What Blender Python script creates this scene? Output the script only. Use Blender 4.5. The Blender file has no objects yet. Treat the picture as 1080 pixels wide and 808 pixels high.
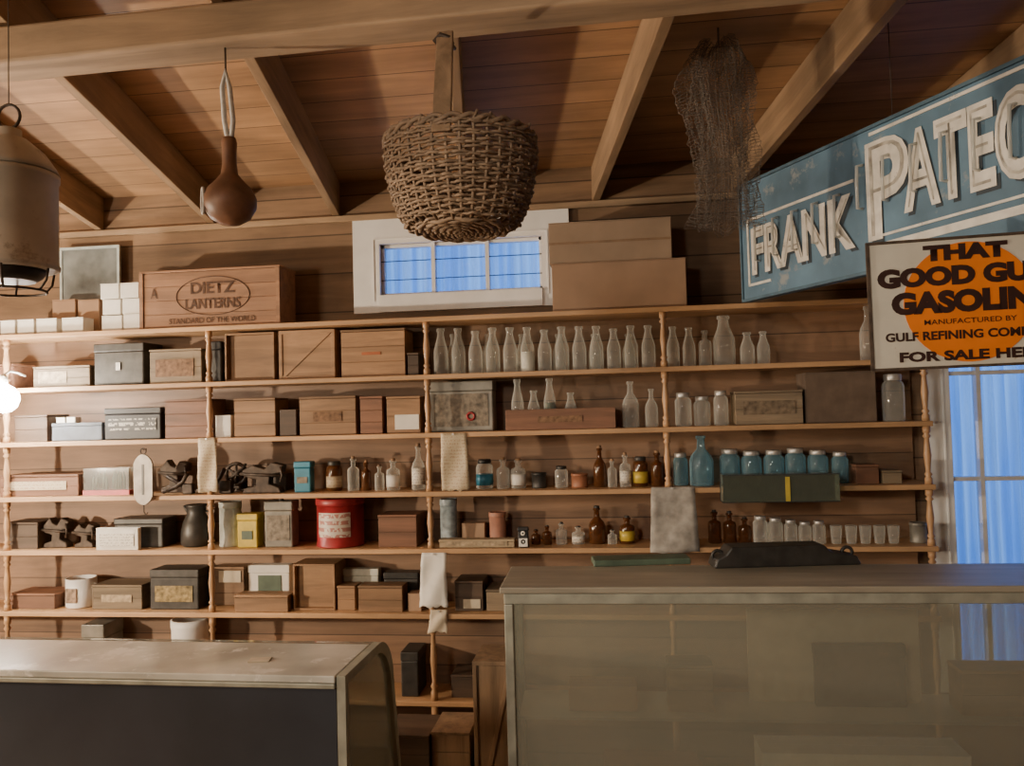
import bpy, math, random
from mathutils import Vector, Matrix
random.seed(7)
SC=bpy.context.scene; COL=SC.collection
# ---------------------------------------------------------------- camera
FPX=850.0
C=Vector((3.201,-3.875,1.75)); YAW,PIT,ROL=.128,.036,-.027
F=Vector((-math.sin(YAW)*math.cos(PIT),math.cos(YAW)*math.cos(PIT),math.sin(PIT)))
R=Vector((math.cos(YAW),math.sin(YAW),0)); U=R.cross(F)
R2=R*math.cos(ROL)+U*math.sin(ROL); U2=-R*math.sin(ROL)+U*math.cos(ROL)
cam=bpy.data.cameras.new("camera"); cam.sensor_width=36; cam.lens=FPX/1080*36; cam.sensor_fit='HORIZONTAL'
co=bpy.data.objects.new("camera",cam); COL.objects.link(co); SC.camera=co
M=Matrix((R2,U2,-F)).transposed().to_4x4(); M.translation=C; co.matrix_world=M
cam.clip_start=.05
def ray(px,py): return F+R2*((px-540)/FPX)-U2*((py-404)/FPX)
def onY(px,py,Y): d=ray(px,py); return C+d*((Y-C.y)/d.y)
def onZ(px,py,Z): d=ray(px,py); return C+d*((Z-C.z)/d.z)
def D(px,py,dep): return C+ray(px,py)*dep
# ---------------------------------------------------------------- materials
MATS={}
def newmat(name):
    m=bpy.data.materials.new(name); m.use_nodes=True
    nt=m.node_tree; b=nt.nodes["Principled BSDF"]; return m,nt,b
def rgb(c): return (c[0],c[1],c[2],1)
def paint(name,c,rough=.6,metal=0,var=.25,scale=14,bump=.15,objvar=0.0,spots=None):
    if name in MATS: return MATS[name]
    m,nt,b=newmat(name); N=nt.nodes; L=nt.links
    tc=N.new("ShaderNodeTexCoord"); n=N.new("ShaderNodeTexNoise"); n.inputs["Scale"].default_value=scale; n.inputs["Detail"].default_value=6
    L.new(tc.outputs["Object"],n.inputs["Vector"])
    r=N.new("ShaderNodeValToRGB"); r.color_ramp.elements[0].position=.3; r.color_ramp.elements[1].position=.72
    r.color_ramp.elements[0].color=rgb([x*(1-var) for x in c]); r.color_ramp.elements[1].color=rgb([min(1,x*(1+var*.6)) for x in c])
    L.new(n.outputs["Fac"],r.inputs["Fac"]); out=r.outputs["Color"]
    if spots:
        n2=N.new("ShaderNodeTexNoise"); n2.inputs["Scale"].default_value=spots[1]; n2.inputs["Detail"].default_value=8; n2.inputs["Roughness"].default_value=.7
        L.new(tc.outputs["Object"],n2.inputs["Vector"]); r2=N.new("ShaderNodeValToRGB"); r2.color_ramp.elements[0].position=spots[2]; r2.color_ramp.elements[1].position=spots[2]+.07
        r2.color_ramp.elements[0].color=(0,0,0,1); r2.color_ramp.elements[1].color=(1,1,1,1); L.new(n2.outputs["Fac"],r2.inputs["Fac"])
        mx=N.new("ShaderNodeMixRGB"); L.new(r2.outputs["Color"],mx.inputs[0]); L.new(out,mx.inputs[1]); mx.inputs[2].default_value=rgb(spots[0]); out=mx.outputs[0]
    if objvar:
        oi=N.new("ShaderNodeObjectInfo"); mr=N.new("ShaderNodeMapRange"); mr.inputs[3].default_value=1-objvar; mr.inputs[4].default_value=1+objvar
        L.new(oi.outputs["Random"],mr.inputs[0]); h=N.new("ShaderNodeHueSaturation"); L.new(mr.outputs[0],h.inputs["Value"]); L.new(out,h.inputs["Color"]); out=h.outputs["Color"]
    L.new(out,b.inputs["Base Color"]); b.inputs["Roughness"].default_value=rough; b.inputs["Metallic"].default_value=metal
    if bump:
        bp=N.new("ShaderNodeBump"); bp.inputs["Strength"].default_value=bump; bp.inputs["Distance"].default_value=.01
        L.new(n.outputs["Fac"],bp.inputs["Height"]); L.new(bp.outputs[0],b.inputs["Normal"])
    MATS[name]=m; return m
def printed(name,base,ink,line=.016,thr=.5,rough=.6,freq=150,amt=.75):
    """worn rows of illegible small print on a label"""
    if name in MATS: return MATS[name]
    m,nt,b=newmat(name); N=nt.nodes; L=nt.links
    tc=N.new("ShaderNodeTexCoord"); sp=N.new("ShaderNodeSeparateXYZ"); L.new(tc.outputs["Object"],sp.inputs[0])
    def mth(op,a,v):
        q=N.new("ShaderNodeMath"); q.operation=op; L.new(a,q.inputs[0])
        if isinstance(v,(int,float)): q.inputs[1].default_value=v
        elif v is not None: L.new(v,q.inputs[1])
        return q.outputs[0]
    dz=mth('DIVIDE',sp.outputs[2],line); fr=mth('FRACT',dz,None); fl=mth('FLOOR',dz,None)
    band=mth('GREATER_THAN',fr,.42)
    cb=N.new("ShaderNodeCombineXYZ"); L.new(mth('MULTIPLY',sp.outputs[0],freq),cb.inputs[0]); L.new(mth('MULTIPLY',fl,7.31),cb.inputs[1]); L.new(mth('MULTIPLY',sp.outputs[2],freq*.8),cb.inputs[2])
    n=N.new("ShaderNodeTexNoise"); n.inputs["Scale"].default_value=1; n.inputs["Detail"].default_value=1; L.new(cb.outputs[0],n.inputs["Vector"])
    mk=mth('MULTIPLY',mth('GREATER_THAN',n.outputs["Fac"],thr),band); mk=mth('MULTIPLY',mk,amt)
    mx=N.new("ShaderNodeMixRGB"); L.new(mk,mx.inputs[0]); mx.inputs[1].default_value=rgb(base); mx.inputs[2].default_value=rgb(ink); L.new(mx.outputs[0],b.inputs["Base Color"])
    b.inputs["Roughness"].default_value=rough; MATS[name]=m; return m
def wood(name,c,dark=.5,axis=0,scale=9,rough=.6,objvar=.0,plank=None,paxis=2,seam=.035):
    if name in MATS: return MATS[name]
    m,nt,b=newmat(name); N=nt.nodes; L=nt.links
    tc=N.new("ShaderNodeTexCoord"); mp=N.new("ShaderNodeMapping"); s=[scale*1.0]*3; s[axis]=scale*.09; mp.inputs["Scale"].default_value=s
    L.new(tc.outputs["Object"],mp.inputs["Vector"])
    vec=mp.outputs[0]
    n=N.new("ShaderNodeTexNoise"); n.noise_dimensions='4D'; n.inputs["Scale"].default_value=1.6; n.inputs["Detail"].default_value=8; n.inputs["Roughness"].default_value=.65; n.inputs["Distortion"].default_value=.6
    L.new(vec,n.inputs["Vector"])
    r=N.new("ShaderNodeValToRGB"); e=r.color_ramp.elements; e[0].position=.3; e[1].position=.7
    e[0].color=rgb([x*dark for x in c]); e[1].color=rgb([min(1,x*1.15) for x in c])
    L.new(n.outputs["Fac"],r.inputs["Fac"]); out=r.outputs["Color"]
    def hsv(val,out):
        h=N.new("ShaderNodeHueSaturation"); L.new(val,h.inputs["Value"]); L.new(out,h.inputs["Color"]); return h.outputs["Color"]
    st=N.new("ShaderNodeTexNoise"); st.inputs["Scale"].default_value=2.3; st.inputs["Detail"].default_value=4; L.new(tc.outputs["Object"],st.inputs["Vector"])
    ms=N.new("ShaderNodeMapRange"); ms.inputs[1].default_value=.3; ms.inputs[2].default_value=.7; ms.inputs[3].default_value=.72; ms.inputs[4].default_value=1.12; L.new(st.outputs["Fac"],ms.inputs[0]); out=hsv(ms.outputs[0],out)
    oi=N.new("ShaderNodeObjectInfo")
    if objvar:
        mr=N.new("ShaderNodeMapRange"); mr.inputs[3].default_value=1-objvar; mr.inputs[4].default_value=1+objvar*.8
        L.new(oi.outputs["Random"],mr.inputs[0]); out=hsv(mr.outputs[0],out)
    if plank:
        sp=N.new("ShaderNodeSeparateXYZ"); L.new(tc.outputs["Object"],sp.inputs[0])
        dv=N.new("ShaderNodeMath"); dv.operation='DIVIDE'; dv.inputs[1].default_value=plank; L.new(sp.outputs[paxis],dv.inputs[0])
        fr=N.new("ShaderNodeMath"); fr.operation='FRACT'; L.new(dv.outputs[0],fr.inputs[0])
        fl=N.new("ShaderNodeMath"); fl.operation='FLOOR'; L.new(dv.outputs[0],fl.inputs[0])
        L.new(fl.outputs[0],n.inputs["W"])
        wn=N.new("ShaderNodeTexWhiteNoise"); wn.noise_dimensions='1D'; L.new(fl.outputs[0],wn.inputs["W"])
        mr=N.new("ShaderNodeMapRange"); mr.inputs[3].default_value=.78; mr.inputs[4].default_value=1.12; L.new(wn.outputs["Value"],mr.inputs[0]); out=hsv(mr.outputs[0],out)
        gt=N.new("ShaderNodeMath"); gt.operation='GREATER_THAN'; gt.inputs[1].default_value=seam; L.new(fr.outputs[0],gt.inputs[0])
        m2=N.new("ShaderNodeMapRange"); m2.inputs[3].default_value=.35; m2.inputs[4].default_value=1; L.new(gt.outputs[0],m2.inputs[0]); out=hsv(m2.outputs[0],out)
    else:
        mu=N.new("ShaderNodeMath"); mu.operation='MULTIPLY'; mu.inputs[1].default_value=40; L.new(oi.outputs["Random"],mu.inputs[0]); L.new(mu.outputs[0],n.inputs["W"])
    L.new(out,b.inputs["Base Color"]); b.inputs["Roughness"].default_value=rough
    bp=N.new("ShaderNodeBump"); bp.inputs["Strength"].default_value=.25; bp.inputs["Distance"].default_value=.006
    L.new(n.outputs["Fac"],bp.inputs["Height"]); L.new(bp.outputs[0],b.inputs["Normal"])
    MATS[name]=m; return m
def glass(name,tint,body=(.75,.78,.75),lo=.10,hi=.75,rough=.12,blend=.35):
    if name in MATS: return MATS[name]
    m,nt,b=newmat(name); N=nt.nodes; L=nt.links
    b.inputs["Base Color"].default_value=rgb(body); b.inputs["Roughness"].default_value=rough; b.inputs["IOR"].default_value=1.9
    t=N.new("ShaderNodeBsdfTransparent"); t.inputs[0].default_value=rgb(tint)
    lw=N.new("ShaderNodeLayerWeight"); lw.inputs[0].default_value=blend
    tc=N.new("ShaderNodeTexCoord"); nz=N.new("ShaderNodeTexNoise"); nz.inputs["Scale"].default_value=4; nz.inputs["Detail"].default_value=5; L.new(tc.outputs["Object"],nz.inputs["Vector"])
    mr=N.new("ShaderNodeMapRange"); mr.inputs[3].default_value=lo; mr.inputs[4].default_value=hi
    ad=N.new("ShaderNodeMath"); ad.operation='MULTIPLY_ADD'; ad.inputs[1].default_value=.25; L.new(nz.outputs["Fac"],ad.inputs[0]); L.new(lw.outputs["Facing"],ad.inputs[2])
    L.new(ad.outputs[0],mr.inputs[0])
    mx=N.new("ShaderNodeMixShader"); L.new(mr.outputs[0],mx.inputs[0]); L.new(t.outputs[0],mx.inputs[1]); L.new(b.outputs[0],mx.inputs[2])
    L.new(mx.outputs[0],N["Material Output"].inputs["Surface"]); MATS[name]=m; return m
def emis(name,c,s):
    m,nt,b=newmat(name); b.inputs["Base Color"].default_value=rgb(c); b.inputs["Emission Color"].default_value=rgb(c); b.inputs["Emission Strength"].default_value=s; MATS[name]=m; return m
W_CEIL=wood("ceiling_boards",(.50,.29,.15),.62,0,7,.55,plank=.185,paxis=1)
W_WALL=wood("wall_boards",(.29,.18,.105),.5,0,7,.7,plank=.21,paxis=2)
W_BACK=wood("shelf_back_boards",(.29,.17,.10),.5,0,7,.6,plank=.15,paxis=2)
W_BEAM=wood("beam_wood",(.42,.29,.18),.45,0,7,.7,objvar=.1)
W_RAFT=wood("rafter_wood",(.36,.235,.135),.5,0,8,.7,objvar=.12)
W_SHELF=wood("shelf_wood",(.62,.37,.19),.6,0,9,.45)
W_POST=wood("post_wood",(.60,.35,.18),.65,2,9,.4)
W_FLOOR=wood("floor_boards",(.2,.12,.07),.5,1,7,.6,plank=.14,paxis=0)
W_BOX=wood("box_wood_orange",(.38,.22,.115),.5,0,12,.6,objvar=.38)
W_BOXD=wood("box_wood_dark",(.12,.077,.05),.5,0,12,.6,objvar=.3)
W_BOXR=wood("box_wood_reddish",(.26,.125,.072),.5,0,12,.6,objvar=.25)
W_BOXG=wood("box_wood_grey",(.31,.235,.155),.5,0,12,.7,objvar=.25)
W_HAND=wood("handle_wood",(.38,.25,.15),.45,2,12,.6)
W_DIETZ=wood("lantern_crate_wood",(.38,.20,.11),.5,0,10,.6)
CARD=paint("cardboard",(.40,.26,.17),.8,0,.15,6,.05,.08)
CARDG=paint("cardboard_grey",(.36,.26,.18),.8,0,.15,6)
BLK=paint("black_paint",(.02,.02,.022),.5,0,.3)
DARK=paint("dark_tin",(.055,.052,.048),.45,.3,.4,20,.1,.3)
IRON=paint("rusty_iron",(.075,.055,.042),.6,.4,.5,30,.3)
GALV=paint("galvanised_metal",(.56,.52,.45),.5,.1,.3,6,.1,spots=((.34,.29,.23),7,.58))
STEEL=paint("dull_steel",(.55,.53,.5),.4,.5,.25,25,.1)
WHITE=paint("aged_white_paint",(.88,.88,.87),.5,0,.10,7,.08)
PAPER=paint("old_paper",(.58,.50,.38),.85,0,.15,15,.1)
PAPERW=paint("white_paper",(.80,.77,.70),.85,0,.1,15,.05)
CLOTH=paint("grey_cloth",(.40,.37,.33),.9,0,.4,18,.3)
RED=paint("red_tin",(.36,.03,.035),.4,.1,.3,16,.05)
YEL=paint("yellow_tin",(.60,.46,.07),.4,.1,.25,16,.05)
BLUET=paint("teal_tin",(.04,.22,.33),.4,.1,.25,16,.05)
GREYT=paint("grey_tin",(.26,.245,.21),.45,.2,.35,12,.05,.15)
PINK=paint("salmon_label",(.48,.23,.16),.6,0,.2)
GREENP=paint("green_paint",(.09,.13,.09),.5,0,.3)
BLUEP=paint("sign_blue_enamel",(.11,.20,.285),.6,.0,.4,4,.05,spots=((.25,.28,.29),6,.58))
SIGNW=paint("sign_white_enamel",(.72,.69,.62),.5,0,.25,18,.05,spots=((.24,.22,.19),20,.62))
SIGNC=paint("sign_cream_enamel",(.68,.64,.54),.45,0,.12,9,.03,spots=((.34,.22,.12),14,.65))
ORNG=paint("sign_orange_enamel",(.90,.23,.012),.45,0,.12,9,.03,spots=((.45,.15,.04),14,.67))
RUST=paint("sign_rust_edge",(.10,.07,.05),.7,.3,.4,40,.2)
NAVY=paint("sign_shadow_dark",(.03,.045,.06),.5,0,.1)
LETB=paint("lettering_brown_black",(.04,.014,.010),.5,0,.3,20)
INKB=paint("stencil_ink",(.095,.048,.028),.8,0,.4,30)
INKR=paint("red_ink",(.42,.12,.04),.6,0,.2)
P_WOOD=paint("faded_stencil_patch",(.22,.125,.07),.8,0,.6,45,.05)
P_GREY=paint("faded_grey_patch",(.20,.15,.10),.8,0,.6,40,.05)
P_WHT=printed("print_on_white",(.74,.70,.61),(.22,.17,.14),.014,.52,amt=.6)
P_CRM=printed("print_on_cream",(.54,.45,.31),(.30,.16,.10),.016,.52,amt=.5)
P_RED=printed("print_on_pale_label",(.62,.55,.47),(.36,.05,.04),.034,.47,.4,70,.7)
P_TAN=paint("worn_tan_label",(.42,.33,.22),.8,0,.5,40,.05)
P_BLK=printed("print_on_black",(.03,.03,.03),(.62,.58,.5),.030,.50,.5,90,.7)
P_TIN=paint("worn_litho_print",(.24,.20,.15),.6,0,.7,35,.03)
WICK=wood("wicker",(.32,.215,.135),.4,0,60,.7)
GOURD=paint("gourd_skin",(.19,.09,.05),.5,0,.5,14,.05)
ROPE=paint("white_strap",(.62,.61,.58),.8,0,.2,60,.2)
NET=paint("net_twine",(.17,.14,.115),.9,0,.3)
CASEF=paint("case_frame_greygreen",(.38,.38,.31),.4,.1,.35,12,.1)
CASET=wood("case_top_weathered",(.40,.36,.28),.6,0,10,.4)
CASEP=paint("case_top_pale",(.62,.61,.55),.2,.0,.35,4,.03,spots=((.78,.77,.72),9,.56))
CASED=wood("case_dark_wood",(.12,.08,.055),.5,0,9,.5)
SLATE=paint("case_dark_panel",(.045,.052,.066),.2,0,.25,3,.02)
G_CLEAR=glass("clear_glass",(.96,.97,.95),(.84,.84,.79),.03,.74,.06)
G_BLUE=glass("aqua_glass",(.66,.86,.93),(.30,.50,.60),.12,.85,.06)
G_AMB=glass("amber_glass",(.45,.2,.07),(.15,.06,.02),.4,.85)
G_DUST=glass("dusty_case_glass",(.90,.91,.86),(.52,.50,.41),.24,.75,.07,.25)
G_END=glass("case_end_glass",(.93,.95,.92),(.52,.54,.48),.10,.6,.06)
G_WIN=glass("window_glass",(.95,.97,1),(.6,.7,.8),.02,.3,.05)
# ---------------------------------------------------------------- mesh builder
class MB:
    def __init__(s): s.v=[]; s.f=[]; s.sm=[]
    def quadbox(s,p):
        o=len(s.v); s.v+= [tuple(q) for q in p]
        for f in ((3,2,1,0),(4,5,6,7),(0,1,5,4),(1,2,6,5),(2,3,7,6),(3,0,4,7)): s.f.append(tuple(o+i for i in f)); s.sm.append(False)
        return s
    def box(s,x0,x1,y0,y1,z0,z1):
        return s.quadbox([(x0,y0,z0),(x1,y0,z0),(x1,y1,z0),(x0,y1,z0),(x0,y0,z1),(x1,y0,z1),(x1,y1,z1),(x0,y1,z1)])
    def lathe(s,prof,n=20,c=(0,0,0),sx=1,sy=1):
        o=len(s.v)
        for r,z in prof:
            for i in range(n):
                a=2*math.pi*i/n; s.v.append((c[0]+r*sx*math.cos(a),c[1]+r*sy*math.sin(a),c[2]+z))
        for k in range(len(prof)-1):
            for i in range(n):
                j=(i+1)%n; s.f.append((o+k*n+i,o+k*n+j,o+(k+1)*n+j,o+(k+1)*n+i)); s.sm.append(True)
        if prof[0][0]>1e-4: s.f.append(tuple(o+i for i in reversed(range(n)))); s.sm.append(False)
        if prof[-1][0]>1e-4: s.f.append(tuple(o+(len(prof)-1)*n+i for i in range(n))); s.sm.append(False)
        return s
    def tube(s,pts,r,n=8,closed=False):
        pts=[Vector(p) for p in pts]; o=len(s.v); m=len(pts); prev=None
        for i,p in enumerate(pts):
            a=pts[(i+1)%m] if (closed or i<m-1) else p; b=pts[i-1] if (closed or i>0) else p
            t=(a-b).normalized()
            if prev is None:
                ref=Vector((0,0,1)) if abs(t.z)<.9 else Vector((1,0,0)); nn=t.cross(ref).normalized()
            else: nn=(prev-t*prev.dot(t)).normalized()
            prev=nn; bb=t.cross(nn); rr=r[i] if isinstance(r,(list,tuple)) else r
            for k in range(n):
                an=2*math.pi*k/n; q=p+nn*rr*math.cos(an)+bb*rr*math.sin(an); s.v.append(tuple(q))
        for i in range(m if closed else m-1):
            i2=(i+1)%m
            for k in range(n):
                k2=(k+1)%n; s.f.append((o+i*n+k,o+i*n+k2,o+i2*n+k2,o+i2*n+k)); s.sm.append(True)
        if not closed:
            s.f.append(tuple(o+k for k in reversed(range(n)))); s.f.append(tuple(o+(m-1)*n+k for k in range(n))); s.sm+=[False,False]
        return s
    def ring(s,c,R,r,axis='z',n=24,k=6,sx=1,sy=1):
        pts=[]
        for i in range(n):
            a=2*math.pi*i/n; x,y=R*sx*math.cos(a),R*sy*math.sin(a)
            pts.append({'z':(c[0]+x,c[1]+y,c[2]),'y':(c[0]+x,c[1],c[2]+y),'x':(c[0],c[1]+x,c[2]+y)}[axis])
        return s.tube(pts,r,k,True)
    def prism(s,poly,y0,y1):
        o=len(s.v); n=len(poly)
        for y in (y0,y1): s.v+=[(x,y,z) for x,z in poly]
        s.f.append(tuple(o+i for i in range(n))); s.f.append(tuple(o+n+i for i in reversed(range(n)))); s.sm+=[False,False]
        for i in range(n):
            j=(i+1)%n; s.f.append((o+j,o+i,o+n+i,o+n+j)); s.sm.append(False)
        return s
    def mesh(s,name,mat):
        me=bpy.data.meshes.new(name); me.from_pydata(s.v,[],s.f); me.polygons.foreach_set("use_smooth",s.sm); me.materials.append(mat); me.update(); return me
def tag(o,label,cat,group=None):
    o["label"]=label; o["category"]=cat
    if group: o["group"]=group
def thing(name,label,cat,loc=(0,0,0),rz=0,group=None,mat4=None):
    e=bpy.data.objects.new(name,None); e.empty_display_size=.05; COL.objects.link(e)
    if mat4 is not None: e.matrix_world=mat4
    else: e.location=loc; e.rotation_euler=(0,0,rz)
    tag(e,label,cat,group); return e
def part(par,name,mb,mat,label=None,bevel=0,loc=None):
    o=bpy.data.objects.new(name,mb.mesh(name,mat)); COL.objects.link(o); o.parent=par
    if loc: o.location=loc
    if label: o["label"]=label
    if bevel: bev(o,bevel)
    return o
def bev(o,w):
    m=o.modifiers.new("bevel",'BEVEL'); m.width=w; m.segments=2; m.limit_method='ANGLE'
def solo(name,mb,mat,label,cat,loc=(0,0,0),rz=0,group=None,bevel=0):
    o=bpy.data.objects.new(name,mb.mesh(name,mat)); COL.objects.link(o); o.location=loc; o.rotation_euler=(0,0,rz); tag(o,label,cat,group)
    if bevel: bev(o,bevel)
    return o
def struct(name,mb,mat,mat4=None,bevel=0):
    o=bpy.data.objects.new(name,mb.mesh(name,mat)); COL.objects.link(o); o["kind"]="structure"
    if mat4 is not None: o.matrix_world=mat4
    if bevel: bev(o,bevel)
    return o
def text(par,body,x0,x1,z0,z1,y,mat,bold=0.0,name="lettering",shear=0.0,slope=0.0):
    cu=bpy.data.curves.new("t",'FONT'); cu.body=body; cu.offset=bold; cu.resolution_u=4
    t=bpy.data.objects.new("t",cu); COL.objects.link(t); bpy.context.view_layer.update()
    me=bpy.data.meshes.new_from_object(t.evaluated_get(bpy.context.evaluated_depsgraph_get()))
    bpy.data.objects.remove(t)
    xs=[v.co.x for v in me.vertices]; ys=[v.co.y for v in me.vertices]
    ax,bx,ay,by=min(xs),max(xs),min(ys),max(ys)
    for v in me.vertices:
        fx=(v.co.x-ax)/(bx-ax); fy=(v.co.y-ay)/(by-ay)
        v.co=(x0+(x1-x0)*fx+shear*fy,y,z0+(z1-z0)*fy+slope*fx)
    me.materials.clear(); me.materials.append(mat)
    o=bpy.data.objects.new(name,me); COL.objects.link(o); o.parent=par; return o
# ---------------------------------------------------------------- room
YB=.30
XL,XR,YF=-1.7,5.95,-6.2
rd=ray(510,510); sl=rd.z/rd.y
Pw=onY(355,229,YB); ZR=Pw.z
RAFH=.185
def zr(y): return ZR+sl*(y-YB)
topz=zr(YB)+RAFH
a=onY(487,254,YB); b=onY(487,309,YB); w1=(onY(402,285,YB).x,onY(572,280,YB).x,b.z,a.z)
a=onY(1003,500,YB); w2=(a.x,a.x+.86,.45,2.30)
mb=MB()
mb.box(XL,w1[0],YB,YB+.1,0,topz+.1); mb.box(w1[0],w1[1],YB,YB+.1,0,w1[2]); mb.box(w1[0],w1[1],YB,YB+.1,w1[3],topz+.1)
mb.box(w1[1],w2[0],YB,YB+.1,0,topz+.1); mb.box(w2[0],w2[1],YB,YB+.1,0,w2[2]); mb.box(w2[0],w2[1],YB,YB+.1,w2[3],topz+.1); mb.box(w2[1],XR,YB,YB+.1,0,topz+.1)
struct("wall_back",mb,W_WALL)
zf=zr(YF)+RAFH+.2
struct("wall_left",MB().box(XL-.1,XL,YF,YB+.1,0,zf),W_WALL)
struct("wall_right",MB().box(XR,XR+.1,YF,YB+.1,0,zf),W_WALL)
struct("wall_front",MB().box(XL-.1,XR+.1,YF-.1,YF,0,zf),W_WALL)
struct("floor",MB().box(XL-.1,XR+.1,YF-.1,YB+.1,-.05,0),W_FLOOR)
yv=Vector((0,1,sl)).normalized(); xv=Vector((1,0,0)); zv=xv.cross(yv)
Mc=Matrix((xv,yv,zv)).transposed().to_4x4(); Mc.translation=Vector((0,YB,ZR))+zv*RAFH
struct("ceiling",MB().box(XL-.1,XR+.1,-7,.12,0,.03),W_CEIL,Mc)
rdir=Vector((rd.x,rd.y,rd.z)).normalized()
def rafter(bx):
    B=Vector((bx,YB,ZR)); x=-rdir; y=zv.cross(x).normalized(); z=x.cross(y)
    m=Matrix((x,y,z)).transposed().to_4x4(); m.translation=B
    e=bpy.data.objects.new("rafter",MB().box(0,5.6,-.020,.020,0,RAFH-.002).mesh("rafter",W_RAFT)); COL.objects.link(e); e.matrix_world=m
    tag(e,"rough sawn brown wooden ceiling rafter","rafter","ceiling rafters"); bev(e,.003)
for px,py in ((-20,250),(106,245),(224,228),(355,229),(490,218),(628,205),(775,200),(930,190)): rafter(onY(px,py,YB).x)
def onRaft(px,py):
    d=ray(px,py); t=(ZR+sl*(C.y-YB)-C.z)/(d.z-sl*d.y); return C+d*t
A=onRaft(0,27); B=onRaft(700,-52)
dirb=(B-A); dirb.z=0; dirb.normalize()
A2=A-dirb*1.2; zb=min(A.z,B.z)-.012
m=Matrix((dirb,Vector((0,0,1)).cross(dirb),Vector((0,0,1)))).transposed().to_4x4(); m.translation=(A2.x,A2.y,zb)
dd=ray(0,85); low=C+dd*((A.y+.10-C.y)/dd.y)
bh=zb-low.z
o=bpy.data.objects.new("tie_beam",MB().box(0,5.6,-.02,.12,-bh,0).mesh("tie_beam",W_BEAM)); COL.objects.link(o); o.matrix_world=m
tag(o,"heavy hand-hewn wooden beam crossing beneath the rafters","beam"); bev(o,.008)
def beamY(x): return A.y+(x-A.x)*dirb.y/dirb.x
zbeam=zb-bh
struct("trim_1",MB().box(XL,XR,YB-.035,YB-.001,ZR-.035,ZR-.002),W_BEAM,bevel=.004)
def window(name,w,fr,mun_x,mun_z):
    x0,x1,z0,z1=w
    mb=MB(); L,Rr,Bt,T=fr
    y0,y1=YB-.03,YB-.001
    mb.box(x0-L,x0,y0,y1,z0-Bt,z1+T).box(x1,x1+Rr,y0,y1,z0-Bt,z1+T).box(x0,x1,y0,y1,z1,z1+T).box(x0,x1,y0-.02,y1,z0-Bt,z0)
    s=.016
    mb.box(x0-.035,x0-.028,y0-.006,y0,z0-.03,z1+.03).box(x1+.028,x1+.035,y0-.006,y0,z0-.03,z1+.03).box(x0-.028,x1+.028,y0-.006,y0,z1+.023,z1+.03)
    mb.box(x0,x0+s,YB+.01,YB+.05,z0,z1).box(x1-s,x1,YB+.01,YB+.05,z0,z1).box(x0,x1,YB+.01,YB+.05,z0,z0+s).box(x0,x1,YB+.01,YB+.05,z1-s,z1)
    for x in mun_x: mb.box(x-.010,x+.010,YB-.005,YB+.045,z0,z1)
    for z in mun_z: mb.box(x0,x1,YB+.0,YB+.043,z-.010,z+.010)
    e=struct(name,mb,WHITE)
    part(e,"glass_pane",MB().box(x0,x1,YB+.028,YB+.031,z0,z1),G_WIN)
    return e
wn1=window("window_1",w1,(.145,.145,.09,onY(487,223,YB).z-w1[3]),(onY(457,280,YB).x,onY(514,280,YB).x),())
b1=MB()
for yy in (272,292): 
    z=onY(487,yy,YB).z; b1.box(w1[0],w1[1],YB+.002,YB+.005,z-.0022,z+.0022)
part(wn1,"window_bar",b1,BLK)
wn2=window("window_2",w2,(.105,.14,.1,.12),(onY(1036,500,YB).x,w2[0]+.43),(onY(1040,505,YB).z,.85,1.88))
def curtain_mat(name,c0,c1,fac):
    m,nt,bs=newmat(name); N=nt.nodes; L=nt.links
    tc=N.new("ShaderNodeTexCoord"); mp=N.new("ShaderNodeMapping"); mp.inputs["Scale"].default_value=(26,1,.8); L.new(tc.outputs["Object"],mp.inputs[0])
    n=N.new("ShaderNodeTexNoise"); n.inputs["Scale"].default_value=1; n.inputs["Detail"].default_value=3; L.new(mp.outputs[0],n.inputs["Vector"])
    r=N.new("ShaderNodeValToRGB"); r.color_ramp.elements[0].position=.38; r.color_ramp.elements[1].position=.62; r.color_ramp.elements[0].color=rgb(c0); r.color_ramp.elements[1].color=rgb(c1); L.new(n.outputs["Fac"],r.inputs["Fac"])
    tl=N.new("ShaderNodeBsdfTranslucent"); L.new(r.outputs[0],tl.inputs[0]); tr=N.new("ShaderNodeBsdfTransparent"); tr.inputs[0].default_value=(.8,.9,1,1)
    mx=N.new("ShaderNodeMixShader"); mx.inputs[0].default_value=fac; L.new(tr.outputs[0],mx.inputs[1]); L.new(tl.outputs[0],mx.inputs[2]); L.new(mx.outputs[0],N["Material Output"].inputs[0]); return m
def curtain(w,mat,label):
    mb=MB(); n=140; x0,x1,z0,z1=w
    for k in range(2):
        z=z0 if k==0 else z1
        for i in range(n+1):
            x=x0-.05+(x1-x0+.1)*i/n; mb.v.append((x,YB+.14+.016*math.sin(i*.8)+.008*math.sin(i*.27),z+(-.05 if k==0 else .05)))
    for i in range(n): mb.f.append((i,i+1,n+1+i+1,n+1+i)); mb.sm.append(True)
    return solo("curtain",mb,mat,label,"curtain")
CUR=curtain_mat("sheer_blue_curtain",(.30,.56,.88),(.95,.99,1.0),.85)
curtain(w1,CUR,"sheer pleated blue curtain behind the small high window")
curtain(w2,CUR,"long sheer blue curtain behind the tall window")
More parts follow.
